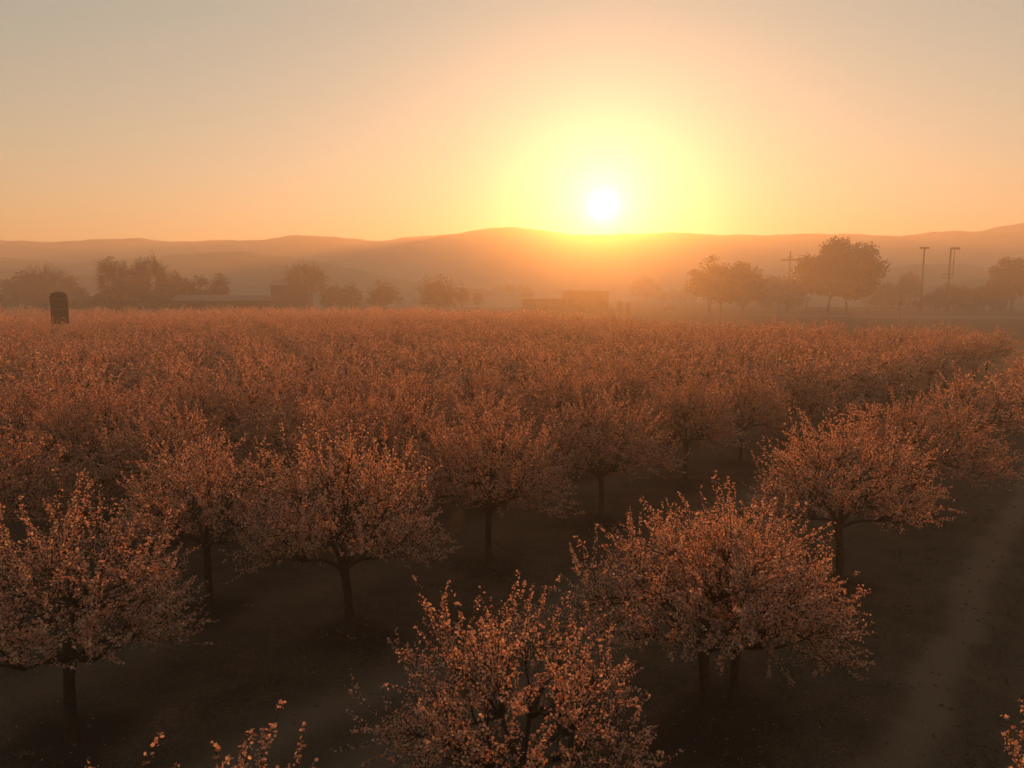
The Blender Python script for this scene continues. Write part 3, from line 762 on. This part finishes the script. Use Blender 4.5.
sx, sy, sz = ray(603, 208); sd = Vector((sx, sy, sz)).normalized()
EL = math.asin(sd.z); AZ = math.atan2(sd.x, sd.y)
w = bpy.data.worlds.new('World'); SC.world = w; w.use_nodes = True; nt = w.node_tree; N = nt.nodes.new; L = nt.links.new
bg = nt.nodes['Background']; bg.inputs['Strength'].default_value = .104
sky = N('ShaderNodeTexSky'); sky.sky_type = 'NISHITA'; sky.sun_disc = False
sky.sun_elevation = EL; sky.sun_rotation = AZ; sky.altitude = 0; sky.air_density = 1.2; sky.dust_density = .4; sky.ozone_density = 1.0
tc = N('ShaderNodeTexCoord'); dt = N('ShaderNodeVectorMath'); dt.operation = 'DOT_PRODUCT'; dt.inputs[1].default_value = sd
nm = N('ShaderNodeVectorMath'); nm.operation = 'NORMALIZE'; L(tc.outputs['Generated'], nm.inputs[0]); L(nm.outputs[0], dt.inputs[0])
def glow(prev, width_deg, col):
    # gaussian-like lobe about the sun: exp(k (cos-1))
    k = 1/(1-math.cos(R(width_deg)))
    a = N('ShaderNodeMath'); a.operation = 'SUBTRACT'; L(dt.outputs['Value'], a.inputs[0]); a.inputs[1].default_value = 1
    b = N('ShaderNodeMath'); b.operation = 'MULTIPLY'; L(a.outputs[0], b.inputs[0]); b.inputs[1].default_value = k
    e = N('ShaderNodeMath'); e.operation = 'EXPONENT'; L(b.outputs[0], e.inputs[0])
    m = N('ShaderNodeVectorMath'); m.operation = 'SCALE'; m.inputs[0].default_value = col; L(e.outputs[0], m.inputs['Scale'])
    s = N('ShaderNodeVectorMath'); s.operation = 'ADD'; L(prev, s.inputs[0]); L(m.outputs[0], s.inputs[1])
    return s.outputs[0]
tm = N('ShaderNodeVectorMath'); tm.operation = 'MULTIPLY'; tm.inputs[1].default_value = (.79, 1.08, .95); L(sky.outputs[0], tm.inputs[0])
den = N('ShaderNodeVectorMath'); den.operation = 'MULTIPLY_ADD'; den.inputs[1].default_value = (.13, .13, .13); den.inputs[2].default_value = (1, 1, 1)
L(tm.outputs[0], den.inputs[0]); dv = N('ShaderNodeVectorMath'); dv.operation = 'DIVIDE'; L(tm.outputs[0], dv.inputs[0]); L(den.outputs[0], dv.inputs[1])
c = dv.outputs[0]
c = glow(c, .34, (40, 39, 36))
c = glow(c, 1.1, (7, 7.5, 8.5))
c = glow(c, 2.8, (1.0, 1.4, 3.6))
c = glow(c, 7, (0, .3, 1.3))
L(c, bg.inputs['Color'])
sl = bpy.data.lights.new('sun', 'SUN'); sl.energy = 5; sl.angle = R(.6); sl.color = (1, .33, .06)
so = bpy.data.objects.new('sun', sl); COL.objects.link(so); so.rotation_euler = sd.to_track_quat('Z', 'Y').to_euler()

SC.view_settings.view_transform = 'Standard'; SC.view_settings.look = 'None'; SC.view_settings.gamma = 1; SC.view_settings.exposure = .76
SC.view_settings.use_curve_mapping = False
cy = SC.cycles; SC.render.engine = 'CYCLES'
cy.volume_bounces = 6; cy.max_bounces = 9; cy.diffuse_bounces = 3; cy.transmission_bounces = 3; cy.use_denoising = True
cy.sample_clamp_indirect = 6; cy.use_adaptive_sampling = True; cy.adaptive_threshold = .02
